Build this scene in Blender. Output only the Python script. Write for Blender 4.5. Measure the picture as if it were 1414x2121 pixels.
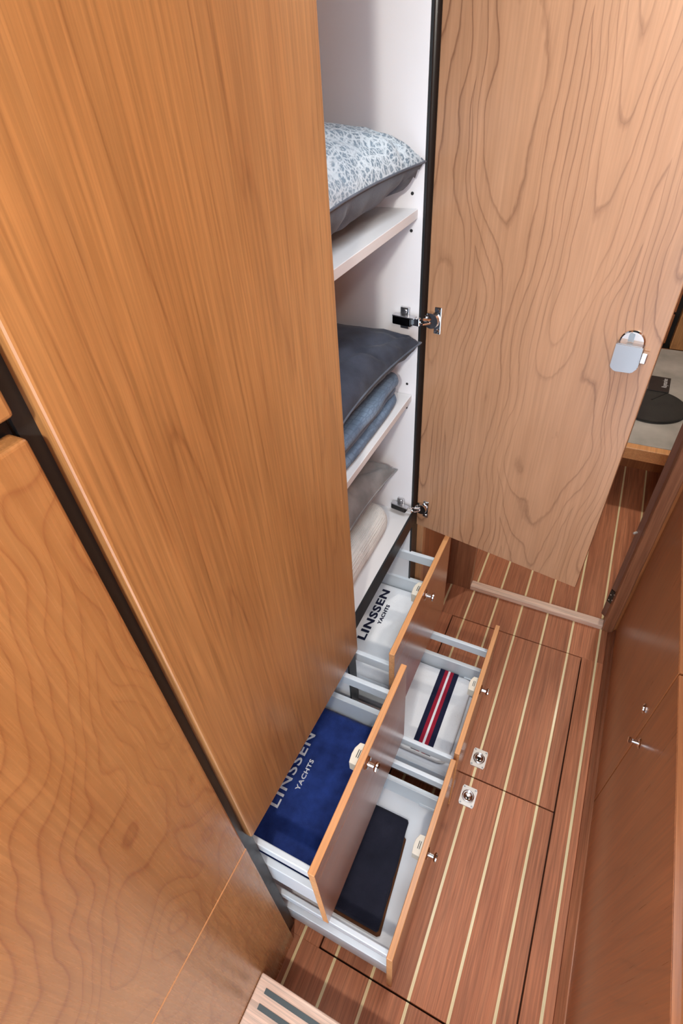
import bpy, bmesh, math, random
from mathutils import Matrix, Vector, noise
random.seed(7)
for o in list(bpy.data.objects): bpy.data.objects.remove(o)
SC = bpy.context.scene
COL = SC.collection

# ------------------------------------------------------------------ camera
cam = bpy.data.cameras.new('camera'); co = bpy.data.objects.new('camera', cam); COL.objects.link(co)
cam.sensor_fit = 'VERTICAL'; cam.sensor_height = 36.0; cam.sensor_width = 24.0
cam.lens = 1108.1 / 2121 * 36.0; cam.clip_start = 0.01
RW = ((0.8991545807, 0.4340060397, -0.0562120759),
      (0.2512965546, -0.6171946931, -0.7456009338),
      (-0.3582891034, 0.6562845940, -0.6640176579))
m = Matrix.Identity(4)
for i in range(3):
    m[i][0] = RW[0][i]; m[i][1] = -RW[1][i]; m[i][2] = -RW[2][i]
m[2][3] = 1.6
co.matrix_world = m
SC.camera = co

# ------------------------------------------------------------------ world, lamps, exposure
W = bpy.data.worlds.new('world'); SC.world = W; W.use_nodes = True
bg = W.node_tree.nodes['Background']; bg.inputs[0].default_value = (0.66, 0.83, 1.0, 1); bg.inputs[1].default_value = 4.0
SC.view_settings.view_transform = 'Standard'; SC.view_settings.look = 'None'
SC.view_settings.gamma = 1.0; SC.view_settings.use_curve_mapping = False
SC.view_settings.exposure = -0.05
#           x      y     z     watts radius colour
LAMPS = [(0.12, 0.06, 1.84, 5.0, 0.05, (1.0, 0.97, 0.92)),  # added fill lamp, unseen, brightens the left door top and near floor
         (0.0, -0.48, 1.84, 38.0, 0.05, (1.0, 0.95, 0.86)),
         (0.30, 2.10, 1.84, 30.0, 0.05, (1.0, 0.93, 0.84))]  # added lamp, unseen, brightens the bench in the far cabin
FILL_PANEL = (0.02, 0.75, 0.22, 3.3, (0.80, 0.91, 1.0))     # added unseen fill panel in the ceiling: x, y, half size, watts, colour

# ------------------------------------------------------------------ helpers
def lin(r, g, b):
    f = lambda c: (c / 12.92 if c <= 0.04045 else ((c + 0.055) / 1.055) ** 2.4)
    return (f(r / 255), f(g / 255), f(b / 255), 1.0)

def new_mat(name):
    mt = bpy.data.materials.new(name); mt.use_nodes = True
    return mt, mt.node_tree, mt.node_tree.nodes['Principled BSDF']

def nd(nt, typ, ins=None, **attr):
    n = nt.nodes.new(typ)
    for k, v in attr.items(): setattr(n, k, v)
    for k, v in (ins or {}).items():
        if hasattr(v, 'is_linked') or isinstance(v, bpy.types.NodeSocket): nt.links.new(v, n.inputs[k])
        else: n.inputs[k].default_value = v
    return n

def mth(nt, op, a, b=0.0, c=None):
    n = nt.nodes.new('ShaderNodeMath'); n.operation = op
    for i, v in enumerate((a, b) if c is None else (a, b, c)):
        if isinstance(v, bpy.types.NodeSocket): nt.links.new(v, n.inputs[i])
        else: n.inputs[i].default_value = v
    return n.outputs[0]

def mixc(nt, f, a, b, mode='MIX'):
    n = nt.nodes.new('ShaderNodeMix'); n.data_type = 'RGBA'; n.blend_type = mode
    for i, v in ((0, f), (6, a), (7, b)):
        if isinstance(v, bpy.types.NodeSocket): nt.links.new(v, n.inputs[i])
        else: n.inputs[i].default_value = v
    return n.outputs[2]

def ramp(nt, fac, stops):
    n = nt.nodes.new('ShaderNodeValToRGB'); nt.links.new(fac, n.inputs[0])
    el = n.color_ramp.elements
    while len(el) > 1: el.remove(el[-1])
    el[0].position = stops[0][0]; el[0].color = stops[0][1]
    for p, c in stops[1:]:
        e = el.new(p); e.color = c
    return n.outputs[0]

def g(v): return (v, v, v, 1)

def plain(name, col, rough=0.5, metal=0.0, spec=0.5, emit=0.0):
    mt, nt, b = new_mat(name)
    b.inputs['Base Color'].default_value = col; b.inputs['Roughness'].default_value = rough
    b.inputs['Metallic'].default_value = metal; b.inputs['Specular IOR Level'].default_value = spec
    if emit:
        b.inputs['Emission Color'].default_value = col; b.inputs['Emission Strength'].default_value = emit
    tc = nd(nt, 'ShaderNodeTexCoord')
    nz = nd(nt, 'ShaderNodeTexNoise', {'Vector': tc.outputs['Object'], 'Scale': 35.0, 'Detail': 3.0})
    nt.links.new(mth(nt, 'MULTIPLY_ADD', nz.outputs[0], 0.12, rough - 0.06), b.inputs['Roughness'])
    return mt

def wood(name, dark, mid, light, along='Z', across=4.0, lng=0.7, rings=9.0, line=0.5, fine=0.35,
         rough=0.3, seed=0.0, coat=0.25, wob=0.03, mottle=0.25, rnd=0.0, crown=None, crough=0.18, spec=0.5, wide=0.0):
    """veneer: contour lines of a stretched noise field = growth rings; fine streaks and mottling on top"""
    mt, nt, b = new_mat(name)
    tc = nd(nt, 'ShaderNodeTexCoord')
    ax = 'XYZ'.index(along)
    vec = tc.outputs['Object']
    off = nd(nt, 'ShaderNodeVectorMath', {0: vec, 1: (seed, seed * 1.7, seed * 0.6)}, operation='ADD').outputs[0]
    oi = nd(nt, 'ShaderNodeObjectInfo')
    if rnd:
        r3 = mth(nt, 'MULTIPLY', oi.outputs['Random'], 37.0)
        cx = nd(nt, 'ShaderNodeCombineXYZ', {0: r3, 1: r3, 2: r3}).outputs[0]
        off = nd(nt, 'ShaderNodeVectorMath', {0: off, 1: cx}, operation='ADD').outputs[0]
    def stretch(a, l):
        s = [a, a, a]; s[ax] = l
        return nd(nt, 'ShaderNodeVectorMath', {0: off, 1: tuple(s)}, operation='MULTIPLY').outputs[0]
    n1 = nd(nt, 'ShaderNodeTexNoise', {'Vector': stretch(across, lng), 'Scale': 1.0, 'Detail': 1.2, 'Roughness': 0.45}).outputs[0]
    n2 = nd(nt, 'ShaderNodeTexNoise', {'Vector': stretch(across * 7, lng * 14), 'Scale': 1.0, 'Detail': 3.0}).outputs[0]
    n3 = nd(nt, 'ShaderNodeTexNoise', {'Vector': stretch(260.0, 6.0), 'Scale': 1.0, 'Detail': 3.0, 'Roughness': 0.6}).outputs[0]
    n4 = nd(nt, 'ShaderNodeTexNoise', {'Vector': stretch(9.0, 3.0), 'Scale': 1.0, 'Detail': 4.0}).outputs[0]
    n5 = nd(nt, 'ShaderNodeTexNoise', {'Vector': stretch(75.0, 1.0), 'Scale': 1.0, 'Detail': 3.0}).outputs[0]
    v = mth(nt, 'ADD', n1, mth(nt, 'MULTIPLY', mth(nt, 'SUBTRACT', n2, 0.5), wob))
    v = mth(nt, 'MULTIPLY', v, rings)
    if crown:                      # leaves of crown-cut veneer: nested arches with the tips pointing down
        cax, per, A, B = crown
        sp = nd(nt, 'ShaderNodeSeparateXYZ', {0: tc.outputs['Object']})
        wv = nd(nt, 'ShaderNodeTexNoise', {'Vector': stretch(5.0, 3.0), 'Scale': 1.0, 'Detail': 2.0}).outputs[0]
        xx = mth(nt, 'ADD', sp.outputs[cax], mth(nt, 'MULTIPLY', mth(nt, 'SUBTRACT', wv, 0.5), per * 0.9))
        u = mth(nt, 'DIVIDE', mth(nt, 'PINGPONG', xx, per / 2), per / 2)
        par = mth(nt, 'MULTIPLY', mth(nt, 'POWER', u, 1.6), B)
        v = mth(nt, 'ADD', v, mth(nt, 'SUBTRACT', mth(nt, 'MULTIPLY', sp.outputs[2], A), par))
    fr = mth(nt, 'FRACT', v)
    ring = ramp(nt, fr, [(0.0, g(1)), (0.03, g(0.75)), (0.08, g(0.13)), (0.5, g(0.0)), (0.88, g(0.08)), (0.975, g(0.6)), (1.0, g(1))])
    if wide:                       # early wood fading into late wood behind each line
        ring = mth(nt, 'ADD', ring, mth(nt, 'MULTIPLY', mth(nt, 'POWER', fr, 2.2), wide))
    # rings are of uneven strength
    amt = mth(nt, 'MULTIPLY', mth(nt, 'MULTIPLY', ring, line), ramp(nt, n4, [(0.3, g(0.35)), (0.65, g(1))]))
    body = ramp(nt, n5, [(0.3, mid), (0.75, light)])
    body = mixc(nt, mth(nt, 'MULTIPLY', ramp(nt, n4, [(0.35, g(0)), (0.7, g(1))]), mottle), body, dark)
    colr = mixc(nt, amt, body, dark)
    fs = ramp(nt, n3, [(0.35, g(1.0 - 0.4 * fine)), (0.65, g(1.0 + 0.25 * fine))])
    colr = mixc(nt, 1.0, colr, fs, 'MULTIPLY')
    if rnd:
        k = mth(nt, 'MULTIPLY_ADD', oi.outputs['Random'], rnd, 1.0 - rnd * 0.5)
        kc = nd(nt, 'ShaderNodeCombineXYZ', {0: k, 1: k, 2: k}).outputs[0]
        colr = mixc(nt, 1.0, colr, kc, 'MULTIPLY')
    nt.links.new(colr, b.inputs['Base Color'])
    nt.links.new(mth(nt, 'MULTIPLY_ADD', n3, 0.12, rough - 0.06), b.inputs['Roughness'])
    b.inputs['Coat Weight'].default_value = coat; b.inputs['Coat Roughness'].default_value = crough; b.inputs['Specular IOR Level'].default_value = spec
    bp = nd(nt, 'ShaderNodeBump', {'Height': n3, 'Strength': 0.05, 'Distance': 0.0006})
    nt.links.new(bp.outputs[0], b.inputs['Normal'])
    return mt

def fabric(name, c1, c2, scale=500.0, bump=0.3, kind='noise', sheen=0.3, patt=None, big=14.0, c3=None):
    mt, nt, b = new_mat(name)
    tc = nd(nt, 'ShaderNodeTexCoord'); P = tc.outputs['Object']
    n1 = nd(nt, 'ShaderNodeTexNoise', {'Vector': P, 'Scale': big, 'Detail': 4.0}).outputs[0]
    col = ramp(nt, n1, [(0.3, c1), (0.7, c2)])
    if kind == 'noise':
        h = nd(nt, 'ShaderNodeTexNoise', {'Vector': P, 'Scale': scale, 'Detail': 2.0}).outputs[0]
    elif kind == 'knit':
        h = nd(nt, 'ShaderNodeTexVoronoi', {'Vector': P, 'Scale': scale, 'Randomness': 0.15}).outputs[0]
    else:
        h = nd(nt, 'ShaderNodeTexVoronoi', {'Vector': P, 'Scale': scale, 'Randomness': 0.6}).outputs[0]
    if patt == 'cracks':       # fine pale web of overlapping rings printed on the cloth
        for sc, wdt in ((75.0, 0.05), (44.0, 0.03)):
            ve = nd(nt, 'ShaderNodeTexVoronoi', {'Vector': nd(nt, 'ShaderNodeVectorMath', {0: P, 1: nd(nt, 'ShaderNodeTexNoise', {'Vector': P, 'Scale': 30.0}).outputs[1]}, operation='ADD').outputs[0] if False else P, 'Scale': sc}, feature='DISTANCE_TO_EDGE').outputs[0]
            col = mixc(nt, ramp(nt, ve, [(0.0, g(0.85)), (wdt, g(0.6)), (wdt * 2.5, g(0.0))]), col, c3)
        sp = nd(nt, 'ShaderNodeTexNoise', {'Vector': P, 'Scale': 320.0, 'Detail': 2.0}).outputs[0]
        col = mixc(nt, mth(nt, 'MULTIPLY', ramp(nt, sp, [(0.5, g(0)), (0.62, g(1))]), 0.75), col, c3)
    elif patt == 'weave':
        vo = nd(nt, 'ShaderNodeTexVoronoi', {'Vector': P, 'Scale': 70.0, 'Randomness': 0.2}, feature='DISTANCE_TO_EDGE').outputs[0]
        col = mixc(nt, ramp(nt, vo, [(0.0, g(0.6)), (0.12, g(0))]), col, c3)
    elif patt == 'dots':
        vo = nd(nt, 'ShaderNodeTexVoronoi', {'Vector': P, 'Scale': scale, 'Randomness': 0.1}).outputs[0]
        col = mixc(nt, ramp(nt, vo, [(0.15, g(0.55)), (0.45, g(0))]), col, c3)
    nt.links.new(col, b.inputs['Base Color'])
    b.inputs['Roughness'].default_value = 0.9; b.inputs['Specular IOR Level'].default_value = 0.2
    b.inputs['Sheen Weight'].default_value = sheen; b.inputs['Sheen Roughness'].default_value = 0.4
    bp = nd(nt, 'ShaderNodeBump', {'Height': h, 'Strength': bump, 'Distance': 0.002})
    nt.links.new(bp.outputs[0], b.inputs['Normal'])
    return mt

M = {}
D, MI, LI = lin(116, 68, 36), lin(172, 120, 70), lin(182, 131, 80)
M['cherry'] = wood('cherry_straight', D, MI, LI, across=7.0, lng=0.40, rings=26.0, line=0.48, fine=0.5, rough=0.30, seed=3.1, mottle=0.30, coat=0.5, crough=0.34)
M['cherry_crown'] = wood('cherry_crown', lin(108, 68, 46), lin(178, 132, 98), lin(188, 142, 108), across=8.0, lng=1.6, rings=9.0, line=0.74, wide=0.12, fine=0.22, rough=0.36, seed=1.4, wob=0.04, mottle=0.10, crown=(0, 0.135, 4.2, 3.4))
M['cherry_swirl'] = wood('cherry_swirl', lin(118, 60, 32), MI, LI, across=3.0, lng=2.0, rings=6.0, line=0.48, fine=0.28, rough=0.27, seed=11.7, mottle=0.2, wide=0.4, coat=0.35, crough=0.3, wob=0.045, crown=(1, 0.80, 6.0, 8.0))
M['cherry_dark'] = wood('cherry_brown', lin(104, 52, 28), lin(160, 96, 56), lin(176, 110, 66), across=6.0, lng=0.8, rings=10.0, line=0.3, fine=0.45, rough=0.3, seed=5.2)  # darker, redder cherry tone
M['cherry_front'] = wood('cherry_front', lin(112, 60, 36), lin(166, 104, 66), lin(180, 118, 76), along='Y', across=6.0, lng=0.8, rings=10.0, line=0.3, fine=0.4, rough=0.24, seed=6.2, coat=0.4)
M['edge'] = wood('cherry_edge', lin(176, 108, 60), lin(222, 158, 102), lin(232, 172, 116), along='Y', across=30, lng=2.0, rings=3.0, line=0.25, fine=0.35, rough=0.4, seed=2.0, coat=0.1)
M['edge_z'] = wood('cherry_edge_upright', lin(150, 92, 56), lin(200, 142, 98), lin(214, 158, 112), across=30, lng=2.0, rings=3.0, line=0.25, fine=0.35, rough=0.3, seed=2.0, coat=0.1)
M['teak'] = wood('teak_plank', lin(122, 66, 44), lin(180, 112, 78), lin(196, 130, 94), along='Y', across=14.0, lng=0.5, rings=8.0, line=0.35, fine=0.65, rough=0.52, seed=4.0, coat=0.0, rnd=0.22, spec=0.32)
M['holly'] = wood('holly_strip', lin(222, 196, 140), lin(242, 222, 170), lin(248, 230, 182), along='Y', across=30.0, lng=1.0, rings=3.0, line=0.15, fine=0.3, rough=0.4, seed=9.0, coat=0.1)
M['pale'] = wood('pale_oak_x', lin(206, 164, 142), lin(234, 200, 178), lin(242, 212, 192), along='X', across=30.0, lng=1.2, rings=6.0, line=0.3, fine=0.7, rough=0.5, seed=1.0, coat=0.0)
M['frame_wood'] = wood('frame_wood', lin(100, 58, 40), lin(146, 94, 66), lin(160, 106, 76), across=20.0, lng=0.8, rings=6.0, line=0.3, fine=0.6, rough=0.36, seed=2.7)
M['leaf_wood'] = wood('leaf_edge_wood', lin(80, 48, 40), lin(116, 78, 64), lin(128, 88, 72), across=20.0, lng=0.8, rings=6.0, line=0.3, fine=0.5, rough=0.4, seed=2.1)
M['white'] = plain('white_laminate', lin(234, 234, 238), 0.45)
M['shelf'] = plain('shelf_laminate', lin(214, 212, 212), 0.42)
M['black'] = plain('black_anodised', lin(34, 36, 38), 0.38, 0.0, 0.5)
M['dark'] = plain('dark_void', lin(20, 14, 12), 0.8)
M['metalw'] = plain('drawer_grey_steel', lin(222, 228, 234), 0.38, 0.1)
M['runner'] = plain('runner_zinc', lin(150, 152, 154), 0.35, 0.8)
M['chrome'] = plain('chrome', lin(225, 222, 220), 0.08, 1.0)
M['nickel'] = plain('satin_nickel', lin(205, 205, 208), 0.3, 1.0)
M['steel'] = plain('brushed_steel', lin(214, 206, 198), 0.38, 0.55)
M['lock'] = plain('lock_nickel', lin(168, 164, 164), 0.30, 1.0)
M['smoke'] = plain('black_nickel', lin(60, 58, 58), 0.12, 1.0)
M['ivory'] = plain('ivory_plastic', lin(232, 222, 204), 0.4)
M['slot'] = plain('slot_black', lin(28, 28, 30), 0.6)
M['grip'] = plain('grip_strip', lin(84, 94, 96), 0.75)
M['base'] = plain('sub_floor', lin(30, 17, 12), 0.8)
M['ceil'] = plain('ceiling_paint', lin(232, 228, 220), 0.6)
M['c_blue'] = fabric('pale_blue_print', lin(96, 116, 132), lin(136, 156, 172), 420, 0.35, sheen=0.15, patt='cracks', c3=lin(204, 217, 225))
M['c_grey'] = fabric('grey_velvet', lin(66, 70, 80), lin(98, 104, 116), 500, 0.2, sheen=0.15)
M['c_dark'] = fabric('charcoal_velvet', lin(38, 40, 48), lin(68, 73, 86), 500, 0.25, sheen=0.12)
M['c_mid'] = fabric('stone_velvet', lin(112, 112, 112), lin(156, 154, 154), 500, 0.25, sheen=0.15)
M['quilt'] = fabric('blue_quilt', lin(88, 104, 124), lin(122, 142, 164), 260, 0.4, 'cells', sheen=0.1, patt='weave', c3=lin(78, 92, 112))
M['knit'] = fabric('cream_knit', lin(206, 202, 196), lin(222, 218, 212), 260, 1.0, 'knit', sheen=0.2, patt='dots', c3=lin(176, 172, 168))
M['towel_w'] = fabric('white_terry', lin(242, 242, 246), lin(250, 250, 252), 700, 0.5, sheen=0.3)
M['towel_n'] = fabric('navy_terry', lin(22, 36, 88), lin(38, 60, 128), 700, 0.7, sheen=0.15, big=30)
M['dark_cloth'] = fabric('midnight_cloth', lin(26, 26, 38), lin(40, 40, 54), 900, 0.5, sheen=0.1)
M['brown_cloth'] = fabric('brown_lining', lin(76, 44, 26), lin(106, 64, 38), 900, 0.4)
M['navy'] = fabric('navy_thread', lin(22, 26, 52), lin(30, 34, 62), 900, 0.5)
M['red'] = fabric('red_thread', lin(150, 24, 48), lin(170, 34, 58), 900, 0.5)
M['silver'] = fabric('silver_thread', lin(222, 220, 224), lin(240, 238, 240), 900, 0.5)
M['suede'] = fabric('grey_suede', lin(164, 160, 152), lin(196, 190, 182), 400, 0.3, big=9)
M['felt'] = fabric('black_felt', lin(38, 36, 34), lin(50, 48, 44), 600, 0.3)
M['card'] = plain('black_card', lin(46, 42, 42), 0.5)
M['print'] = plain('white_print', lin(225, 225, 225), 0.6)

def mesh_obj(name, bm, mat, parent=None, loc=None, rz=None, smooth=False):
    bmesh.ops.recalc_face_normals(bm, faces=bm.faces[:])
    me = bpy.data.meshes.new(name); bm.to_mesh(me); bm.free()
    for mt in (mat if isinstance(mat, (list, tuple)) else [mat]): me.materials.append(mt if not isinstance(mt, str) else M[mt])
    if smooth:
        for p in me.polygons: p.use_smooth = True
    o = bpy.data.objects.new(name, me); COL.objects.link(o)
    if parent: o.parent = parent
    if loc: o.location = loc
    if rz is not None: o.rotation_euler = (0, 0, rz)
    return o

def tag(o, label, cat, group=None, kind=None):
    o['label'] = label; o['category'] = cat
    if group: o['group'] = group
    if kind: o['kind'] = kind
    return o

def empty(name, loc, label, cat, group=None, kind=None, rz=0):
    o = bpy.data.objects.new(name, None); COL.objects.link(o); o.location = loc; o.rotation_euler = (0, 0, rz)
    o.empty_display_size = 0.05
    return tag(o, label, cat, group, kind)

def addbox(bm, x0, x1, y0, y1, z0, z1, bev=0.0, o=(0, 0, 0), seg=2):
    b = bmesh.new()
    bmesh.ops.create_cube(b, size=1.0)
    for v in b.verts:
        v.co = Vector(((x0 + x1) / 2 + v.co.x * (x1 - x0) - o[0], (y0 + y1) / 2 + v.co.y * (y1 - y0) - o[1], (z0 + z1) / 2 + v.co.z * (z1 - z0) - o[2]))
    if bev: bmesh.ops.bevel(b, geom=b.edges[:], offset=bev, segments=seg, affect='EDGES', profile=0.5)
    me = bpy.data.meshes.new('t'); b.to_mesh(me); b.free(); bm.from_mesh(me); bpy.data.meshes.remove(me)
    return bm

def box(x0, x1, y0, y1, z0, z1, bev=0.0, o=(0, 0, 0), seg=2):
    return addbox(bmesh.new(), x0, x1, y0, y1, z0, z1, bev, o, seg)

def lathe(bm, prof, c=(0, 0, 0), axis='X', n=24):
    """prof: list of (distance along axis, radius)"""
    rings = []
    for t, r in prof:
        row = []
        for k in range(n):
            a = 2 * math.pi * k / n
            u, w = r * math.cos(a), r * math.sin(a)
            p = {'X': (t, u, w), 'Y': (u, t, w), 'Z': (u, w, t)}[axis]
            row.append(bm.verts.new((c[0] + p[0], c[1] + p[1], c[2] + p[2])))
        rings.append(row)
    for a, b in zip(rings, rings[1:]):
        for k in range(n): bm.faces.new((a[k], a[(k + 1) % n], b[(k + 1) % n], b[k]))
    bm.faces.new(rings[0]); bm.faces.new(rings[-1])
    return bm

def tube(bm, pts, r, n=8, closed=True):
    rows = []
    N = len(pts)
    for i, p in enumerate(pts):
        p = Vector(p)
        a = Vector(pts[(i - 1) % N] if closed or i else pts[i]); b = Vector(pts[(i + 1) % N] if closed or i < N - 1 else pts[i])
        d = (b - a).normalized()
        up = Vector((0, 0, 1)) if abs(d.z) < 0.9 else Vector((1, 0, 0))
        s = d.cross(up).normalized(); t = s.cross(d).normalized()
        rows.append([bm.verts.new(p + s * r * math.cos(2 * math.pi * k / n) + t * r * math.sin(2 * math.pi * k / n)) for k in range(n)])
    for i in range(N if closed else N - 1):
        a, b = rows[i], rows[(i + 1) % N]
        for k in range(n): bm.faces.new((a[k], a[(k + 1) % n], b[(k + 1) % n], b[k]))
    if not closed: bm.faces.new(rows[0]); bm.faces.new(rows[-1])
    return bm

# ------------------------------------------------------------------ key planes (metres; origin under the camera)
XF = -0.304      # outer face of the cabinet fronts on the left
XC = -0.322      # face of the carcass behind the fronts
XR = 0.291       # face of the base cabinets on the right
ZT = 1.885        # top of the tall doors
YN = -0.62       # near end of what is built

# ------------------------------------------------------------------ floor
SEAM0, PITCH, SW = -0.2877, 0.0893, 0.0066
HX0, HX1, HY0, HYM, HY1 = -0.240, 0.2035, 0.172, 0.698, 1.2245
fl = mesh_obj('floor', box(-1.0, 1.0, -0.7, 3.4, -0.06, -0.022), 'base')
tag(fl, 'teak plank floor with pale inlaid strips running down the corridor', 'floor', kind='structure')
def planks(parent, x0, x1, y0, y1, o):
    edges = [SEAM0 + PITCH * k for k in range(-9, 18)]
    cur = x0
    for e in edges + [9]:
        a, b = cur, min(x1, e - SW / 2)
        if b - a > 0.002:
            mesh_obj('plank', box(a, b, y0, y1, -0.022, 0.0, 0.0006, o, 1), 'teak', parent)
        if e - SW / 2 > x0 and e + SW / 2 < x1:
            mesh_obj('inlay_strip', box(e - SW / 2, e + SW / 2, y0, y1, -0.022, -0.0002, 0, o), 'holly', parent)
        if e + SW / 2 > cur: cur = max(x0, e + SW / 2)
        if cur >= x1: break
G = 0.0019
planks(fl, -0.76, 0.31, -0.62, HY0 - G, (0, 0, 0))
planks(fl, -0.76, HX0 - G, HY0 - G, HY1 + G, (0, 0, 0))
planks(fl, HX1 + G, 0.31, HY0 - G, HY1 + G, (0, 0, 0))
planks(fl, -0.40, 0.31, HY1 + G, 1.385, (0, 0, 0))
planks(fl, -0.75, 0.80, 1.385, 3.0, (0, 0, 0))

def pull(parent, cx, cy, o, lifted):
    """flush ring pull: square plate, dished cup, ring, four screws"""
    cx -= o[0]; cy -= o[1]; w, h = 0.021, 0.0275
    bm = bmesh.new(); n = 32
    outer, inner, up = [], [], []
    for k in range(n):
        a = 2 * math.pi * k / n; ca, sa = math.cos(a), math.sin(a)
        s = min(w / max(abs(ca), 1e-6), h / max(abs(sa), 1e-6))
        outer.append(bm.verts.new((cx + ca * s, cy + sa * s, 0.0)))
        up.append(bm.verts.new((cx + ca * s * 0.985, cy + sa * s * 0.985, 0.0036)))
        inner.append(bm.verts.new((cx + ca * 0.0125, cy + sa * 0.0125, 0.0036)))
    for k in range(n):
        j = (k + 1) % n
        bm.faces.new((outer[k], outer[j], up[j], up[k])); bm.faces.new((up[k], up[j], inner[j], inner[k]))
    pl = mesh_obj('ring_pull', bm, 'steel', parent)
    pl['label'] = 'lifted ring pull in a square steel plate' if lifted else 'flush ring pull in a square steel plate'
    bm = bmesh.new(); prof = [(0.0036, 0.0125), (0.0026, 0.0116), (0.0014, 0.0092), (0.0008, 0.0055), (0.0006, 0.001)]
    cup = lathe(bm, prof, (cx, cy, 0), 'Z', 32); cup.faces.ensure_lookup_table()
    bmesh.ops.delete(cup, geom=[f for f in cup.faces if len(f.verts) > 4 and f.calc_center_median().z > 0.003], context='FACES')
    mesh_obj('cup', cup, 'chrome', pl, smooth=True)
    pts = []
    for k in range(28):
        a = 2 * math.pi * k / 28
        p = Vector((0.0150 * math.cos(a), 0.0150 * math.sin(a), 0.0050))
        if lifted:
            p = Vector((p.x, p.y, 0.0)); p.y -= 0.0; t = math.radians(52)
            p = Vector((p.x, -0.011 + (p.y + 0.011) * math.cos(t), 0.0052 + (p.y + 0.015) * math.sin(t)))
        pts.append(Vector((cx, cy, 0)) + p)
    mesh_obj('ring', tube(bmesh.new(), pts, 0.0017), 'chrome', pl, smooth=True)
    for sx in (-1, 1):
        for sy in (-1, 1):
            mesh_obj('screw', lathe(bmesh.new(), [(0.0034, 0.0026), (0.0044, 0.0022), (0.0045, 0.0004)], (cx + sx * 0.0155, cy + sy * 0.0222, 0), 'Z', 12), 'runner', pl)

for (y0, y1, lab, cy, lf) in ((HYM + G, HY1 - G, 'floor hatch of teak planks with flat closed ring pull, farther one towards the threshold', 0.756, False),
                             (HY0 + G, HYM - G, 'floor hatch of teak planks with lifted ring pull, nearer one beside the lowest drawer', 0.641, True)):
    o = ((HX0 + HX1) / 2, (y0 + y1) / 2, 0)
    ht = empty('floor_hatch', o, lab, 'hatch', 'floor hatches')
    planks(ht, HX0 + G, HX1 - G, y0, y1, o)
    pull(ht, -0.018, cy, o, lf)

# skirting along the right wall, threshold, step
bm = bmesh.new(); prof = [(XR - 0.021, 0.0), (XR - 0.019, 0.003), (XR - 0.012, 0.006), (XR - 0.007, 0.012), (XR - 0.004, 0.022), (XR, 0.024), (XR, 0.0)]
va = [bm.verts.new((x, YN, z)) for x, z in prof]; vb = [bm.verts.new((x, 1.364, z)) for x, z in prof]
for k in range(len(prof)): bm.faces.new((va[k], va[(k + 1) % len(prof)], vb[(k + 1) % len(prof)], vb[k]))
bm.faces.new(va); bm.faces.new(vb)
M['teak_plain'] = wood('teak_cove', lin(120, 68, 50), lin(168, 106, 76), lin(184, 124, 90), along='Y', across=14.0, lng=0.5, rings=6.0, line=0.3, fine=0.6, rough=0.33, seed=4.4)
tag(mesh_obj('baseboard_right', bm, 'teak_plain', smooth=True), 'rounded teak cove along the foot of the right cabinets', 'baseboard', kind='structure')
tag(mesh_obj('trim_1', box(-0.217, 0.250, 1.366, 1.398, 0.0, 0.022, 0.003), 'pale'), 'pale oak door sill crossing the corridor floor', 'threshold', kind='structure')

st = empty('stair_step', (0, -0.10, 0), 'pale oak step with two dark anti-slip strips at the bottom edge', 'step')
o = (0, -0.10, 0)
mesh_obj('tread', box(-0.3035, 0.2905, -0.40, 0.068, 0.140, 0.170, 0.003, o), 'pale', st)
mesh_obj('riser', box(-0.3035, 0.2905, 0.028, 0.048, 0.001, 0.140, 0, o), 'frame_wood', st)
for yc in (0.0455, 0.0200):
    mesh_obj('grip_strip', box(-0.283, 0.272, yc - 0.0048, yc + 0.0048, 0.169, 0.1712, 0.0003, o), 'grip', st)

# ------------------------------------------------------------------ shell
def struct(name, bm, mat, lab, cat): return tag(mesh_obj(name, bm, mat), lab, cat, kind='structure')
struct('ceiling', box(-0.80, 0.80, -0.75, 3.4, 1.90, 1.90), 'ceil', 'off-white ceiling above the corridor', 'ceiling')
struct('wall_left', box(XC, XF, 1.020, 1.366, 0.0, 1.90), 'cherry_dark', 'cherry wall panel between the wardrobe and the doorway', 'wall')
struct('trim_2', box(XC - 0.004, XF + 0.003, 0.9955, 1.0185, 0.0, 1.90, 0.001), 'edge_z', 'pale upright cherry strip beside the wardrobe', 'trim')
struct('wall_hull', box(-0.84, -0.80, -0.75, 3.4, 0.0, 1.90), 'ceil', 'white outer wall behind the left cabinets', 'wall')
struct('wall_right', box(0.80, 0.84, -0.75, 3.4, 0.0, 1.90), 'ceil', 'white outer wall behind the right cabinets', 'wall')
struct('wall_far', box(-0.80, 0.80, 3.36, 3.40, 0.0, 1.90), 'cherry_dark', 'cherry end wall of the far cabin', 'wall')
# bulkhead either side of the doorway
struct('wall_bulkhead_left', box(-0.80, -0.305, 1.366, 1.400, 0.0, 1.90), 'cherry_dark', 'bulkhead left of the doorway', 'wall')
struct('wall_bulkhead_right', box(0.2845, 0.80, 1.372, 1.400, 0.0, 1.90), 'cherry_dark', 'bulkhead right of the doorway', 'wall')
fr = empty('door_1', (0, 1.38, 0), 'dark wooden frame of the doorway at the end of the corridor', 'door frame', kind='structure')
o = (0, 1.38, 0)
mesh_obj('jamb', box(-0.305, -0.217, 1.366, 1.406, 0.0, 1.87, 0.002, o), 'frame_wood', fr)
mesh_obj('jamb', box(0.250, 0.2845, 1.366, 1.406, 0.0, 1.87, 0.003, o), 'frame_wood', fr)
mesh_obj('lintel', box(-0.305, 0.2845, 1.366, 1.406, 1.87, 1.90, 0.002, o), 'frame_wood', fr)
lf = empty('door_2', (0.236, 1.418, 0.026), 'brown cabin door folded back behind the right jamb, seen edge-on', 'door', kind='structure', rz=math.radians(-42))
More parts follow.
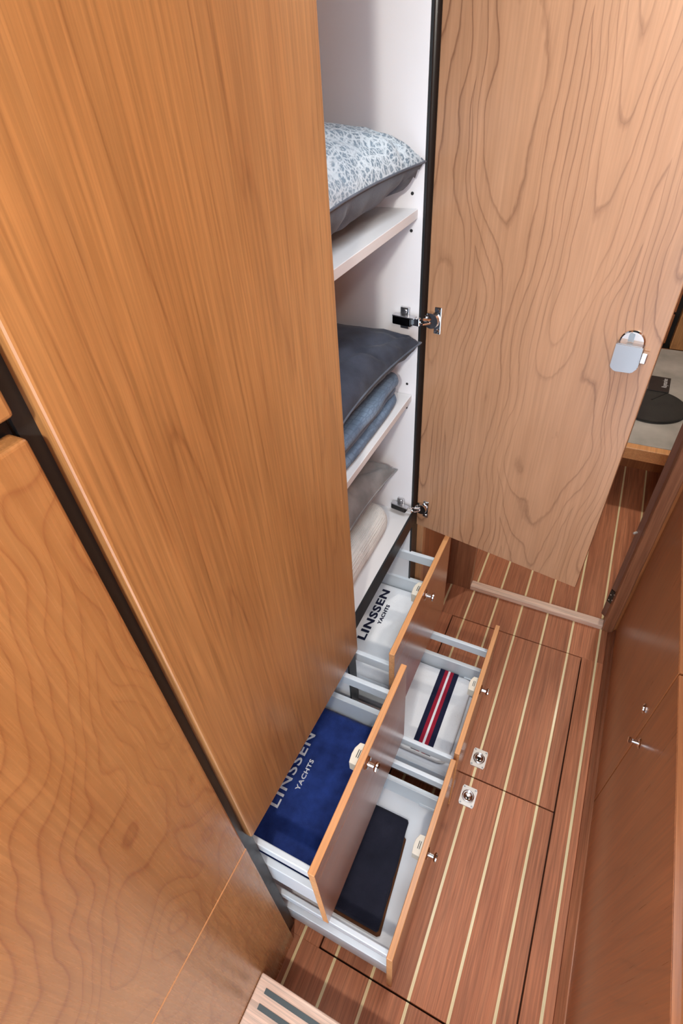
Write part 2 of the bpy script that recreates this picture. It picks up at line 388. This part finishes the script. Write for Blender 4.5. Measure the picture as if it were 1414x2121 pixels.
mesh_obj('leaf', box(0.0, 0.030, 0.0, 0.44, 0.0, 1.82, 0.0025), 'leaf_wood', lf)
hg = mesh_obj('hinge', box(0.003, 0.030, -0.0022, 0.0, 0.075, 0.135, 0.0006), 'smoke', lf)
for (sx, sz) in ((0.009, 0.086), (0.021, 0.096), (0.009, 0.112), (0.021, 0.124)):
    mesh_obj('screw', lathe(bmesh.new(), [(-0.0036, 0.0004), (-0.0034, 0.002), (-0.0020, 0.0024)], (sx, 0, sz), 'Y', 10), 'steel', hg)
mesh_obj('catch', lathe(bmesh.new(), [(-0.012, 0.003), (-0.009, 0.0042), (0.0, 0.0042)], (0.004, 0.0, 0.40), 'Y', 12), 'steel', lf)

# ------------------------------------------------------------------ wardrobe
WO = (-0.55, 0.57, 0.0)
wd = empty('wardrobe', WO, 'tall cherry wardrobe with open right door, shelves and four pulled-out drawers', 'wardrobe')
def wp(name, mat, *b, bev=0.0): return mesh_obj(name, box(*b, bev=bev, o=WO), mat, wd)
wp('side_panel', 'white', -0.76, XC - 0.0005, 0.951, 0.969, 0.0, ZT)
wp('side_panel', 'white', -0.76, XC - 0.0005, 0.169, 0.187, 0.0, ZT)
wp('back_panel', 'white', -0.775, -0.76, 0.169, 0.969, 0.0, ZT)
wp('top_panel', 'white', -0.76, XC - 0.0005, 0.187, 0.951, ZT - 0.016, ZT)
wp('bottom_shelf', 'shelf', -0.76, XC - 0.0005, 0.187, 0.951, 0.684, 0.700)
wp('shelf', 'shelf', -0.755, -0.331, 0.188, 0.950, 1.3635, 1.378, bev=0.0008)
wp('shelf', 'shelf', -0.755, -0.331, 0.188, 0.950, 1.0165, 1.031, bev=0.0008)
wp('divider', 'white', -0.76, XC - 0.0005, 0.572, 0.588, 0.0, 0.684)
wp('frame_post', 'black', XC, XC + 0.004, 0.9515, 0.9945, 0.0, ZT)
wp('frame_post', 'black', XC, XC + 0.004, 0.1645, 0.1875, 0.0, ZT)
wp('frame_post', 'black', XC, XC + 0.004, 0.565, 0.597, 0.0, 0.655)
wp('frame_rail', 'black', XC, XC + 0.004, 0.188, 0.951, 0.655, 0.7003)
for (x, z) in ((-0.342, 1.400), (-0.342, 1.344), (-0.342, 1.054), (-0.342, 0.998), (-0.70, 1.400), (-0.70, 1.344)):
    mesh_obj('peg_hole', lathe(bmesh.new(), [(0.9505, 0.0027), (0.9509, 0.0027)], (x - WO[0], -WO[1], z), 'Y', 12), 'slot', wd)

# left door, slightly ajar
hx, hy = XF, 0.1775
ang = math.atan2(0.010, 0.388)          # swing out of the cabinet plane
dl = mesh_obj('door', box(-0.018, 0.0, 0.0, 0.388, 0.651, ZT - 0.005, 0.0035, seg=3), 'cherry', wd, (hx - WO[0], hy - WO[1], 0), -ang)
dl['label'] = 'closed-looking left wardrobe door, slightly ajar'
# right door, wide open: local x along the door from the hinge, visible face at y=0 looking to -y
dr = mesh_obj('door', box(0.0, 0.397, 0.0, 0.018, 0.660, ZT - 0.005, 0.0015), 'cherry_crown', wd, (-0.310 - WO[0], 0.960 - WO[1], 0), math.radians(-8.99))
dr['label'] = 'open right wardrobe door with crown-cut veneer'
def hinge(z, arm_dx):
    bm = bmesh.new()
    addbox(bm, 0.017, 0.031, -0.0022, 0.0, z - 0.0255, z + 0.0255, 0.0012)                      # flange screwed to the door
    lathe(bm, [(-0.0085, 0.0010), (-0.0085, 0.0145), (-0.0022, 0.0155), (0.0, 0.0155)], (0.0125, 0, z), 'Y', 24)   # cup
    for s in (-1, 1): lathe(bm, [(-0.0042, 0.0005), (-0.0040, 0.0035), (-0.0020, 0.0040)], (0.0245, 0, z + s * 0.0195), 'Y', 12)
    tube(bm, [(-0.016, -0.022, z + 0.006), (0.002, -0.018, z + 0.005), (0.012, -0.009, z + 0.003)], 0.0024, 8, False)
    tube(bm, [(-0.016, -0.022, z - 0.006), (0.002, -0.018, z - 0.005), (0.012, -0.009, z - 0.004)], 0.0024, 8, False)
    addbox(bm, -0.018, -0.002, -0.0255, -0.0185, z - 0.0075, z + 0.0075, 0.0012)                # link
    mesh_obj('hinge', bm, 'chrome', dr)
    bm = bmesh.new()                                                                           # arm and mounting plate on the cabinet side (along local -x)
    addbox(bm, -0.056, -0.016, -0.0330, -0.0205, z - 0.0085, z + 0.0075, 0.0020)
    mesh_obj('hinge_arm', bm, 'smoke', dr)
    bm = bmesh.new()
    addbox(bm, -0.044, -0.026, -0.0225, -0.0165, z + 0.0075, z + 0.0225, 0.0012)
    addbox(bm, -0.044, -0.026, -0.0225, -0.0165, z - 0.0180, z - 0.0085, 0.0012)
    lathe(bm, [(-0.0250, 0.0006), (-0.0245, 0.0045), (-0.0220, 0.0048)], (-0.0350, 0, z + 0.0150), 'Y', 14)
    addbox(bm, -0.056, -0.010, -0.0335, -0.0205, z + 0.0070, z + 0.0095, 0.0008)
    mesh_obj('hinge_plate', bm, 'nickel', dr)
hinge(1.192, 0); hinge(0.722, 0)
# push lock on the open door
lk = bmesh.new(); pts = [(0.3365, 1.2205), (0.3755, 1.2205), (0.3765, 1.186), (0.370, 1.1765), (0.3445, 1.1745), (0.3365, 1.1805)]
def slab(bm, pts, y0, y1, bev=0.0):
    b = bmesh.new(); f = [b.verts.new((x, y0, z)) for x, z in pts]; r = [b.verts.new((x, y1, z)) for x, z in pts]; n = len(pts)
    b.faces.new(f); b.faces.new(r)
    for k in range(n): b.faces.new((f[k], f[(k + 1) % n], r[(k + 1) % n], r[k]))
    if bev: bmesh.ops.bevel(b, geom=b.edges[:], offset=bev, segments=2, affect='EDGES')
    me = bpy.data.meshes.new('t'); b.to_mesh(me); b.free(); bm.from_mesh(me); bpy.data.meshes.remove(me); return bm
mesh_obj('lock_body', slab(bmesh.new(), pts, -0.016, 0.0, 0.0014), 'lock', dr)
mesh_obj('lock_disc', lathe(bmesh.new(), [(-0.0045, 0.0004), (-0.0045, 0.0165), (-0.0030, 0.0185), (0.0, 0.0185)], (0.3565, 0, 1.2205), 'Y', 36), 'chrome', dr)
sl = [(0.3540 + 0.0042 * math.cos(a), 1.2315 + 0.0042 * math.sin(a)) for a in [math.pi * k / 8 for k in range(9)]] + [(0.3498, 1.2215), (0.3582, 1.2215)]
mesh_obj('lock_slot', slab(bmesh.new(), sl, -0.0056, -0.0040), 'runner', dr)
mesh_obj('lock_bolt', box(0.3755, 0.3845, -0.013, -0.002, 1.1935, 1.2105, 0.0015), 'chrome', dr)

# drawers
def drawer(y0, y1, xb, zb, zt, lab, sy0, sy1):
    """front panel y0..y1, back face at x=xb, box between sy0..sy1, bottom zb"""
    DP = 0.40
    o = (xb, (y0 + y1) / 2, zb)
    bm = box(xb - DP, xb - 0.0005, sy0 + 0.006, sy1 - 0.006, zb + 0.018, zb + 0.030, 0, o)
    addbox(bm, xb - DP, xb - DP + 0.012, sy0 + 0.006, sy1 - 0.006, zb + 0.030, zb + 0.13, 0, o)
    d = mesh_obj('drawer', bm, 'white', wd, (o[0] - WO[0], o[1] - WO[1], o[2] - WO[2])); d['label'] = lab
    mesh_obj('front_panel', box(xb, xb + 0.0125, y0, y1, zb - 0.020, zt, 0.0011, o, 1), ['cherry_front', 'edge'], d)
    fp = [c for c in COL.objects if c.parent == d and c.name.startswith('front_panel')][0]
    for p in fp.data.polygons:
        if abs(p.normal.x) < 0.8: p.material_index = 1
    for (a, b, s) in ((sy0, sy0 + 0.013, 1), (sy1 - 0.013, sy1, -1)):
        mesh_obj('side_wall', box(xb - DP, xb - 0.0005, a, b, zb + 0.012, zb + 0.100, 0.0015, o), 'metalw', d)
        mesh_obj('side_rail', box(xb - DP, xb - 0.0005, a + 0.001, b - 0.001, zb + 0.178, zb + 0.208, 0.002, o), 'metalw', d)
        c = a - 0.0 if s == 1 else b
        mesh_obj('runner', box(xb - DP, xb - 0.012, (a + 0.003) if s == 1 else (b - 0.012), (a + 0.012) if s == 1 else (b - 0.003), zb - 0.004, zb + 0.012, 0.001, o), 'runner', d)
        # clip where the side meets the front
        mesh_obj('front_clip', box(xb - 0.055, xb - 0.0005, b if s == 1 else a - 0.004, b + 0.004 if s == 1 else a, zb + 0.032, zb + 0.046, 0.001, o), 'metalw', d)
    yc = (y0 + y1) / 2; zk = zt - 0.026
    kx = xb + 0.0125 - o[0]
    kp = [(0.0, 0.0006), (0.0, 0.0118), (0.0018, 0.0128), (0.0032, 0.0108), (0.0037, 0.0052), (0.0135, 0.0048), (0.0150, 0.0082), (0.0180, 0.0100), (0.0206, 0.0097), (0.0215, 0.0080), (0.0215, 0.0004)]
    mesh_obj('knob', lathe(bmesh.new(), [(kx + a, b) for a, b in kp], (0, yc - o[1], zk - o[2]), 'X', 28), 'chrome', d)
    # latch housing inside, rounded towards the cabinet
    bm = bmesh.new(); yl = yc + 0.006; zc = zt - 0.034; h = 0.014
    prof = [(xb - 0.0005, yl - 0.0215), (xb - 0.0005, yl + 0.0215), (xb - 0.013, yl + 0.0205), (xb - 0.0185, yl + 0.008), (xb - 0.0195, yl - 0.004), (xb - 0.0175, yl - 0.0205)]
    f = [bm.verts.new((x - o[0], y - o[1], zc + h - o[2])) for x, y in prof]; r = [bm.verts.new((x - o[0], y - o[1], zc - h - o[2])) for x, y in prof]
    bm.faces.new(f); bm.faces.new(r)
    for i in range(6): bm.faces.new((f[i], f[(i + 1) % 6], r[(i + 1) % 6], r[i]))
    bmesh.ops.bevel(bm, geom=bm.edges[:], offset=0.0006, segments=1, affect='EDGES')
    mesh_obj('latch_housing', bm, 'ivory', d)
    bm = bmesh.new()
    for dx in (0.006, 0.0095):
        addbox(bm, xb - dx - 0.0007, xb - dx + 0.0007, yl - 0.008, yl + 0.008, zc + h - 0.001, zc + h + 0.0003, 0, o)
    mesh_obj('latch_slot', bm, 'slot', d)
    mesh_obj('latch_stem', box(xb - 0.011, xb - 0.0005, yl - 0.016, yl - 0.002, zc - h - 0.016, zc - h, 0.001, o), 'nickel', d)
    return d
drawer(0.589, 0.985, -0.2355, 0.355, 0.640, 'upper far drawer holding the white lettered towel', 0.607, 0.957)
drawer(0.1745, 0.578, -0.2035, 0.355, 0.640, 'upper near drawer holding the navy towel', 0.1885, 0.556)
drawer(0.591, 0.990, -0.0700, 0.042, 0.3285, 'lower far drawer holding the striped towel', 0.607, 0.957)
drawer(0.1755, 0.577, -0.0730, 0.042, 0.3250, 'lower near drawer holding the dark folded garment', 0.1885, 0.554)

# ------------------------------------------------------------------ near left cabinet
NO = (-0.55, -0.2, 0.0)
nc = empty('tall_cabinet', NO, 'tall cherry cabinet with three doors in the left foreground', 'cabinet')
def npart(name, mat, *b, bev=0.0, seg=2): return mesh_obj(name, box(*b, bev=bev, o=NO, seg=seg), mat, nc)
npart('carcass', 'black', -0.78, XC - 0.001, YN, 0.1635, 0.0, ZT)
npart('door', 'cherry_swirl', XC, XF, YN, 0.161, 0.6535, 1.4260, bev=0.003, seg=3)
npart('door', 'cherry', XC, XF, YN, 0.161, 1.4410, ZT - 0.004, bev=0.003, seg=3)
npart('door', 'cherry_swirl', XC, XF, YN, 0.161, 0.001, 0.6500, bev=0.0008)
npart('pale_line', 'edge', XC, XF + 0.0002, YN, 0.1605, 0.6500, 0.6535)  # thin pale wood edge between the two doors

# ------------------------------------------------------------------ right cabinets
for (y0, y1, lab, yk, zk, kind, ux) in ((YN, 0.7575, 'brown cabinet with a protruding chrome knob at the right edge', 0.7290, 0.424, 'out', 0.3045),
                                       (0.7625, 1.3640, 'brown cabinet with a flush chrome button, next to the doorway', 0.8060, 0.442, 'in', 0.2990)):
    o = (0.45, (y0 + y1) / 2, 0)
    c = empty('base_cabinet', o, lab, 'cabinet', 'cabinets along the right side')
    mesh_obj('carcass', box(0.3265, 0.70, y0 + 0.0005, y1 - 0.0005, 0.0, 1.88, 0, o), 'dark', c)
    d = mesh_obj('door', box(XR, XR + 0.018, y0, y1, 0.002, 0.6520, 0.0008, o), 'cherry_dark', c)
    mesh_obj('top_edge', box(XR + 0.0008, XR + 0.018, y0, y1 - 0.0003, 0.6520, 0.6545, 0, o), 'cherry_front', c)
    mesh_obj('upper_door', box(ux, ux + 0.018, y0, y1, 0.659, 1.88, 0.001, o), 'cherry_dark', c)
    kx = XR - o[0]
    if kind == 'out': prof = [(kx, 0.0112), (kx - 0.0018, 0.0118), (kx - 0.003, 0.0100), (kx - 0.0035, 0.0046), (kx - 0.0165, 0.0042), (kx - 0.018, 0.0066), (kx - 0.022, 0.0076), (kx - 0.0235, 0.0060), (kx - 0.0238, 0.0004)]
    else: prof = [(kx, 0.0118), (kx - 0.0022, 0.0122), (kx - 0.0036, 0.0105), (kx - 0.0030, 0.0085), (kx - 0.0026, 0.0072), (kx - 0.0050, 0.0066), (kx - 0.0056, 0.0004)]
    mesh_obj('knob', lathe(bmesh.new(), prof, (0, yk - o[1], zk), 'X', 24), 'chrome', d)

# ------------------------------------------------------------------ cushions, quilt, blanket
def nz(x, y, z, s): return noise.noise(Vector((x * s, y * s, z * s)))
def cushion(name, c, hx_, hy_, T, mats, label, seed, rz=0.0, n=48, sag=0.0, wr=0.006, tilt=0.0, creases=()):
    """c = centre of the seam plane; half sizes; bulge T; top material 0, underside 1"""
    bm = bmesh.new(); grid = {}
    def pt(u, v, s):
        pin = 0.085
        x = hx_ * u * (1 - pin * (1 - v * v) ** 1.0 * abs(u)); y = hy_ * v * (1 - pin * (1 - u * u) * abs(v))
        e = max(0.0, (1 - abs(u) ** 3.6)) ** 0.5 * max(0.0, (1 - abs(v) ** 3.6)) ** 0.5
        edge = 1 - e
        w = wr * (nz(x + seed, y, s * 3.0, 26) * 0.8 + nz(x, y + seed, s * 5.0, 60) * 0.35) * (0.35 + 1.2 * edge) * min(1.0, e * 5)
        # pulls radiating from the corners
        a = math.atan2(abs(v) - 1.0, abs(u) - 1.0)
        w += wr * 0.9 * math.sin(a * 10 + seed) * max(0.0, 1 - math.hypot(abs(u) - 1, abs(v) - 1) / 0.6) * min(1, e * 4)
        for (cx, cy, ca, ln, wd_, dp) in creases:
            a_ = math.radians(ca); lx = (x - cx) * math.cos(a_) + (y - cy) * math.sin(a_); ly = -(x - cx) * math.sin(a_) + (y - cy) * math.cos(a_)
            w -= s * dp * math.exp(-(ly / wd_) ** 2) * max(0.0, 1 - (lx / ln) ** 2) * min(1.0, e * 4)
        return x, y, s * T * e * (1.0 if s > 0 else 0.92) + w
    for s in (1, -1):
        for i in range(n + 1):
            for j in range(n + 1):
                u, v = -1 + 2 * i / n, -1 + 2 * j / n
                u, v = math.sin(u * math.pi / 2) * 0.5 + u * 0.5, math.sin(v * math.pi / 2) * 0.5 + v * 0.5
                if s == -1 and (i in (0, n) or j in (0, n)): grid[(s, i, j)] = grid[(1, i, j)]; continue
                grid[(s, i, j)] = bm.verts.new(pt(u, v, s))
        for i in range(n):
            for j in range(n):
                f = bm.faces.new((grid[(s, i, j)], grid[(s, i + 1, j)], grid[(s, i + 1, j + 1)], grid[(s, i, j + 1)]))
                f.material_index = 0 if s > 0 else 1
    rim = [grid[(1, i, 0)] for i in range(n)] + [grid[(1, n, j)] for j in range(n)] + [grid[(1, i, n)] for i in range(n, 0, -1)] + [grid[(1, 0, j)] for j in range(n, 0, -1)]
    rimp = [v.co.copy() for v in rim]
    ob = mesh_obj(name, bm, mats, None, c, rz, smooth=True)
    ob.rotation_euler = (0, tilt, rz)
    tag(ob, label, 'cushion', 'cushions on the wardrobe shelves')
    mesh_obj('piping', tube(bmesh.new(), rimp, 0.0019, 6), mats[2], ob, smooth=True)
    return ob
cushion('cushion', (-0.520, 0.7515, 1.4435), 0.200, 0.195, 0.068, ['c_blue', 'c_grey', 'c_grey'], 'pale blue patterned cushion with grey underside on the top shelf', 1.0, tilt=math.radians(-0.5), wr=0.0085, creases=((0.135, 0.02, 62, 0.085, 0.008, 0.014), (0.150, 0.13, 8, 0.060, 0.006, 0.010), (0.165, -0.06, 40, 0.06, 0.007, 0.010), (0.10, 0.09, 75, 0.06, 0.007, 0.006)))
cushion('cushion', (-0.515, 0.7550, 1.1545), 0.200, 0.185, 0.048, ['c_dark', 'c_dark', 'c_grey'], 'charcoal velvet cushion lying on the folded blue quilt', 4.0, rz=math.radians(-1.5), creases=((0.155, 0.115, 70, 0.06, 0.007, 0.010), (0.13, 0.02, 80, 0.07, 0.010, 0.007), (0.165, 0.06, 30, 0.05, 0.006, 0.008)))
cushion('cushion', (-0.545, 0.745, 0.832), 0.190, 0.190, 0.066, ['c_mid', 'c_mid', 'c_mid'], 'stone grey velvet cushion behind the cream blanket on the lowest shelf', 7.0, tilt=math.radians(-2.0), creases=((0.14, 0.10, 65, 0.06, 0.008, 0.009), (0.15, 0.03, 20, 0.05, 0.006, 0.007)))

def folded(name, x0, x1, y0, y1, z0, layers, th, mat, label, cat, seed, wob=0.003, rc=0.03, group=None, ny=44, front_off=None):
    """folded textile: stacked rounded layers, fold at the front (x1), rounded plan corners"""
    o = ((x0 + x1) / 2, (y0 + y1) / 2, z0); bm = bmesh.new()
    for L in range(layers):
        zb = z0 + L * th * 0.985
        fo = (front_off[L] if front_off else 0.0)
        prof = []
        nf = 10
        for k in range(nf + 1):
            a = -math.pi / 2 + math.pi * k / nf
            prof.append((x1 + fo - th * 0.5 + math.cos(a) * th * 0.5, zb + th / 2 + math.sin(a) * th / 2))
        nx = 16
        for k in range(1, nx): prof.append((x1 + fo - th * 0.5 + (x0 - x1 + th - fo) * k / nx, zb + th))
        for k in range(nf + 1):
            a = math.pi / 2 + math.pi * k / nf
            prof.append((x0 + th * 0.5 + math.cos(a) * th * 0.5, zb + th / 2 + math.sin(a) * th / 2))
        for k in range(1, nx): prof.append((x0 + th * 0.5 + (x1 + fo - x0 - th) * k / nx, zb))
        rows = []
        jit = 0.006 * nz(L * 3.1, seed, 0, 1.7)
        for i in range(ny + 1):
            t = i / ny; y = y0 + (y1 - y0 + jit) * t
            de = min(t, 1 - t) * (y1 - y0)
            kx = 1.0; kz = 1.0
            if de < rc:
                q = 1 - de / rc
                kx = 1 - (1 - math.sqrt(max(0, 1 - q * q))) * rc * 0.9 / ((x1 - x0) / 2)
            if de < th * 0.5:
                q = 1 - de / (th * 0.5); kz = max(0.06, math.sqrt(max(0, 1 - q * q)))
            row = []
            cx = (x0 + x1) / 2
            for (x, z) in prof:
                w = wob * (nz(x + seed, y, z * 2 + L, 14) + 0.5 * nz(x, y + seed, z + L, 37))
                w2 = wob * 0.8 * nz(x, y - seed, z + L * 2, 16)
                zz = zb + th / 2 + (z - zb - th / 2) * kz
                top = max(0.0, (z - z0) / (layers * th))
                row.append(bm.verts.new((cx + (x - cx) * kx + w2 - o[0], y - o[1], zz + w * (0.15 + top) - o[2])))
            rows.append(row)
        for a, b in zip(rows, rows[1:]):
            for k in range(len(prof)):
                bm.faces.new((a[k], a[(k + 1) % len(prof)], b[(k + 1) % len(prof)], b[k]))
        bm.faces.new(rows[0]); bm.faces.new(rows[-1])
    ob = mesh_obj(name, bm, mat, None, o, smooth=True)
    return tag(ob, label, cat, group)
folded('folded_quilt', -0.70, -0.340, 0.50, 0.915, 1.0330, 3, 0.0235, 'quilt', 'folded blue woven quilt under the charcoal cushion on the middle shelf', 'quilt', 2.2, 0.004, 0.03, front_off=(0.0, -0.006, 0.004))
folded('folded_blanket', -0.66, -0.347, 0.46, 0.905, 0.7005, 1, 0.064, 'knit', 'cream knitted blanket folded at the front of the lowest shelf', 'blanket', 5.2, 0.003, 0.06)

# ------------------------------------------------------------------ towels and garment in the drawers
def text_mesh(body, size, parent, at, mat, width=None, name='lettering', wz=0.0016, rot=math.pi / 2, bold=0.0):
    """lettering as thin solid shapes; reads along +Y with its top to -X (rot = 90 deg)"""
    cu = bpy.data.curves.new('txt', 'FONT'); cu.body = body; cu.size = size; cu.extrude = wz / 2; cu.space_character = 1.12
    cu.offset = bold; cu.resolution_u = 3
    t = bpy.data.objects.new('txt', cu); COL.objects.link(t)
    bpy.context.view_layer.update()
    me = bpy.data.meshes.new_from_object(t.evaluated_get(bpy.context.evaluated_depsgraph_get()))
    bpy.data.objects.remove(t); bpy.data.curves.remove(cu)
    xs = [v.co.x for v in me.vertices]; w = max(xs) - min(xs); k = (width / w) if width else 1.0; mn = min(xs)
    c, s = math.cos(rot), math.sin(rot)
    for v in me.vertices:
        x, y = (v.co.x - mn) * k, v.co.y
        v.co = Vector((x * c - y * s, x * s + y * c, v.co.z))
    me.materials.append(M[mat]); ob = bpy.data.objects.new(name, me); COL.objects.link(ob); ob.parent = parent
    pl = parent.location
    ob.location = (at[0] - pl[0], at[1] - pl[1], at[2] - pl[2])
    return ob
t1 = folded('folded_towel', -0.60, -0.243, 0.640, 0.940, 0.3855, 2, 0.0175, 'towel_w', 'white towel with dark blue lettering in the upper far drawer', 'towel', 1.3, 0.0010, 0.02, 'towels in the drawers')
text_mesh('LINSSEN', 0.0300, t1, (-0.362, 0.735, 0.4216), 'navy', 0.178, bold=0.0008)
text_mesh('YACHTS', 0.0135, t1, (-0.343, 0.797, 0.4216), 'navy', 0.069, bold=0.0003)
t2 = folded('folded_towel', -0.58, -0.212, 0.208, 0.535, 0.3862, 1, 0.0150, 'towel_n', 'navy blue towel with silver lettering in the upper near drawer', 'towel', 3.3, 0.0012, 0.02, 'towels in the drawers')
text_mesh('LINSSEN', 0.0300, t2, (-0.3665, 0.294, 0.4012), 'silver', 0.172, bold=0.0004)
text_mesh('YACHTS', 0.0135, t2, (-0.3420, 0.343, 0.4012), 'silver', 0.070, bold=0.0003)
t3 = folded('folded_towel', -0.40, -0.092, 0.660, 0.938, 0.0725, 2, 0.0125, 'towel_w', 'white towel with navy and red stripes in the lower far drawer', 'towel', 6.3, 0.0016, 0.03, 'towels in the drawers')
def band(parent, xa, xb_, mat):
    bm = bmesh.new(); pl = parent.location; n = 30; rows = []
    for i in range(n + 1):
        y = 0.662 + (0.936 - 0.662) * i / n
        bulge = 0.0028 * math.sin(math.pi * i / n) * 0
        zz = 0.0992
        rows.append([bm.verts.new((x - pl[0], y - pl[1], z - pl[2])) for x, z in ((xa, zz - 0.004), (xa, zz), (xb_, zz), (xb_, zz - 0.004))])
    for a, b in zip(rows, rows[1:]):
        for k in range(4): bm.faces.new((a[k], a[(k + 1) % 4], b[(k + 1) % 4], b[k]))
    bm.faces.new(rows[0]); bm.faces.new(rows[-1])
    mesh_obj('stripe', bm, mat, parent)
xs = [-0.198, -0.183, -0.1725, -0.1660, -0.1555, -0.1405]
for a, b, mm in zip(xs, xs[1:], ('navy', 'red', 'towel_w', 'red', 'navy')): band(t3, a, b, mm)
g4 = folded('folded_garment', -0.300, -0.128, 0.240, 0.487, 0.0725, 2, 0.0072, 'dark_cloth', 'midnight blue folded garment with brown lining in the lower near drawer', 'garment', 9.3, 0.0045, 0.004)
# ... its brown lining shows along the outer fold
lo = folded('lining', -0.290, -0.1215, 0.2345, 0.452, 0.0722, 1, 0.006, 'brown_cloth', '', '', 9.9, 0.0022, 0.008)
for k in ('label', 'category'): del lo[k]
lo.parent = g4; lo.location = Vector(lo.location) - Vector(g4.location)
g4.location.z += 0.005
for ob in (g4, lo):
    for v in ob.data.vertices: v.co.x -= 0.07 * v.co.y

# ------------------------------------------------------------------ far cabin
BO = (0.2, 2.6, 0)
bn = empty('bench', BO, 'low bench with grey suede top and wooden lip in the far cabin', 'bench')
mesh_obj('base', box(-0.45, 0.62, 2.385, 3.10, 0.0, 0.262, 0, BO), 'cherry_dark', bn)
mesh_obj('lip', box(-0.45, 0.62, 2.075, 2.113, 0.245, 0.2985, 0.003, BO), 'edge', bn)
mesh_obj('seat_board', box(-0.45, 0.62, 2.113, 3.10, 0.262, 0.285, 0, BO), 'cherry_dark', bn)
mesh_obj('seat_pad', box(-0.445, 0.615, 2.1135, 3.06, 0.285, 0.300, 0.004, BO), 'suede', bn)
CO = (0.3, 3.2, 0.0)
cb = empty('cupboard', CO, 'brown cupboard with dark gaps behind the bench', 'cupboard')
mesh_obj('carcass', box(-0.45, 0.62, 3.13, 3.36, 0.0, 1.88, 0, CO), 'dark', cb)
mesh_obj('door', box(-0.45, 0.296, 3.112, 3.130, 0.305, 0.455, 0.002, CO), 'cherry_dark', cb)
mesh_obj('door', box(-0.45, 0.296, 3.112, 3.130, 0.468, 1.88, 0.002, CO), 'cherry_dark', cb)
mesh_obj('door', box(0.318, 0.60, 3.06, 3.13, 0.3002, 1.88, 0.004, CO), 'cherry', cb)
pd = mesh_obj('round_pad', lathe(bmesh.new(), [(0.0, 0.136), (0.002, 0.142), (0.009, 0.144), (0.012, 0.140), (0.0125, 0.0006)], (0, 0, 0), 'Z', 64), 'felt', None, (0.262, 2.432, 0.3002))
tag(pd, 'round black felt pad lying on the grey bench', 'pad')
mesh_obj('edge_seam', tube(bmesh.new(), [(0.1445 * math.cos(2 * math.pi * k / 64), 0.1445 * math.sin(2 * math.pi * k / 64), 0.0045) for k in range(64)], 0.0022, 6), 'slot', pd)
bm = bmesh.new(); tube(bm, [(0.061, 0.128, 0.0126), (0.000, 0.040, 0.0126)], 0.0024, 6, False); mesh_obj('slit', bm, 'slot', pd)
cd = mesh_obj('card', box(-0.043, 0.043, -0.072, 0.072, 0.0, 0.004, 0.001), 'card', None, (0.287, 2.628, 0.3130), math.radians(-2))
tag(cd, 'black printed card resting on the round pad', 'card')
tx = text_mesh('Raymarine', 0.030, cd, (0, 0, 0), 'print', 0.088, wz=0.0006); tx.location = (0.030, -0.030, 0.0043)

# ------------------------------------------------------------------ ceiling light and added fill lights
for i, (x, y, z, wt, r, c) in enumerate(LAMPS):
    L = empty('ceiling_light', (x, y, 1.90), ('added unseen fill light above the camera, built as a round ceiling light', 'round recessed ceiling light behind the camera', 'added unseen fill light in the far cabin, built as a round ceiling light')[i], 'ceiling light', 'ceiling lights')
    bm = bmesh.new(); tube(bm, [((r + 0.012) * math.cos(2 * math.pi * k / 40), (r + 0.012) * math.sin(2 * math.pi * k / 40), -0.006) for k in range(40)], 0.0075, 8)
    mesh_obj('ring', bm, 'chrome', L, smooth=True)
    mesh_obj('diffuser', lathe(bmesh.new(), [(-0.001, r), (-0.006, r), (-0.0065, 0.001)], (0, 0, 0), 'Z', 40), M.setdefault('lamp', plain('lamp_glow', (1.0, 0.93, 0.82, 1), 0.6, emit=6.0)), L)
    ld = bpy.data.lights.new('lamp', 'POINT'); ld.shadow_soft_size = 0.035; ld.energy = wt; ld.color = c
    lo_ = bpy.data.objects.new('lamp', ld); COL.objects.link(lo_); lo_.parent = L; lo_.location = (0, 0, z - 1.90)
hx_, hy_, hs, hw, hc = FILL_PANEL
H = empty('fill_panel', (hx_, hy_, 1.90), 'added unseen square fill panel in the ceiling above the drawers', 'hatch')
bm = bmesh.new()
for (a, b, c, d) in ((-hs - .03, hs + .03, hs, hs + .03), (-hs - .03, hs + .03, -hs - .03, -hs), (-hs - .03, -hs, -hs, hs), (hs, hs + .03, -hs, hs)): addbox(bm, a, b, c, d, -0.014, 0.0, 0.002)
mesh_obj('fill_frame', bm, 'nickel', H)
mesh_obj('fill_pane', box(-hs, hs, -hs, hs, -0.006, -0.001), plain('fill_glow', (0.92, 0.96, 1.0, 1), 0.6, emit=0.6), H)  # glowing face of the added fill panel
ld = bpy.data.lights.new('fill_light', 'AREA'); ld.shape = 'SQUARE'; ld.size = hs * 2; ld.energy = hw; ld.color = hc; ld.spread = math.radians(100)     # narrow spread keeps the added fill off the upper doors
lo_ = bpy.data.objects.new('fill_light', ld); COL.objects.link(lo_); lo_.parent = H; lo_.location = (0, 0, -0.016)
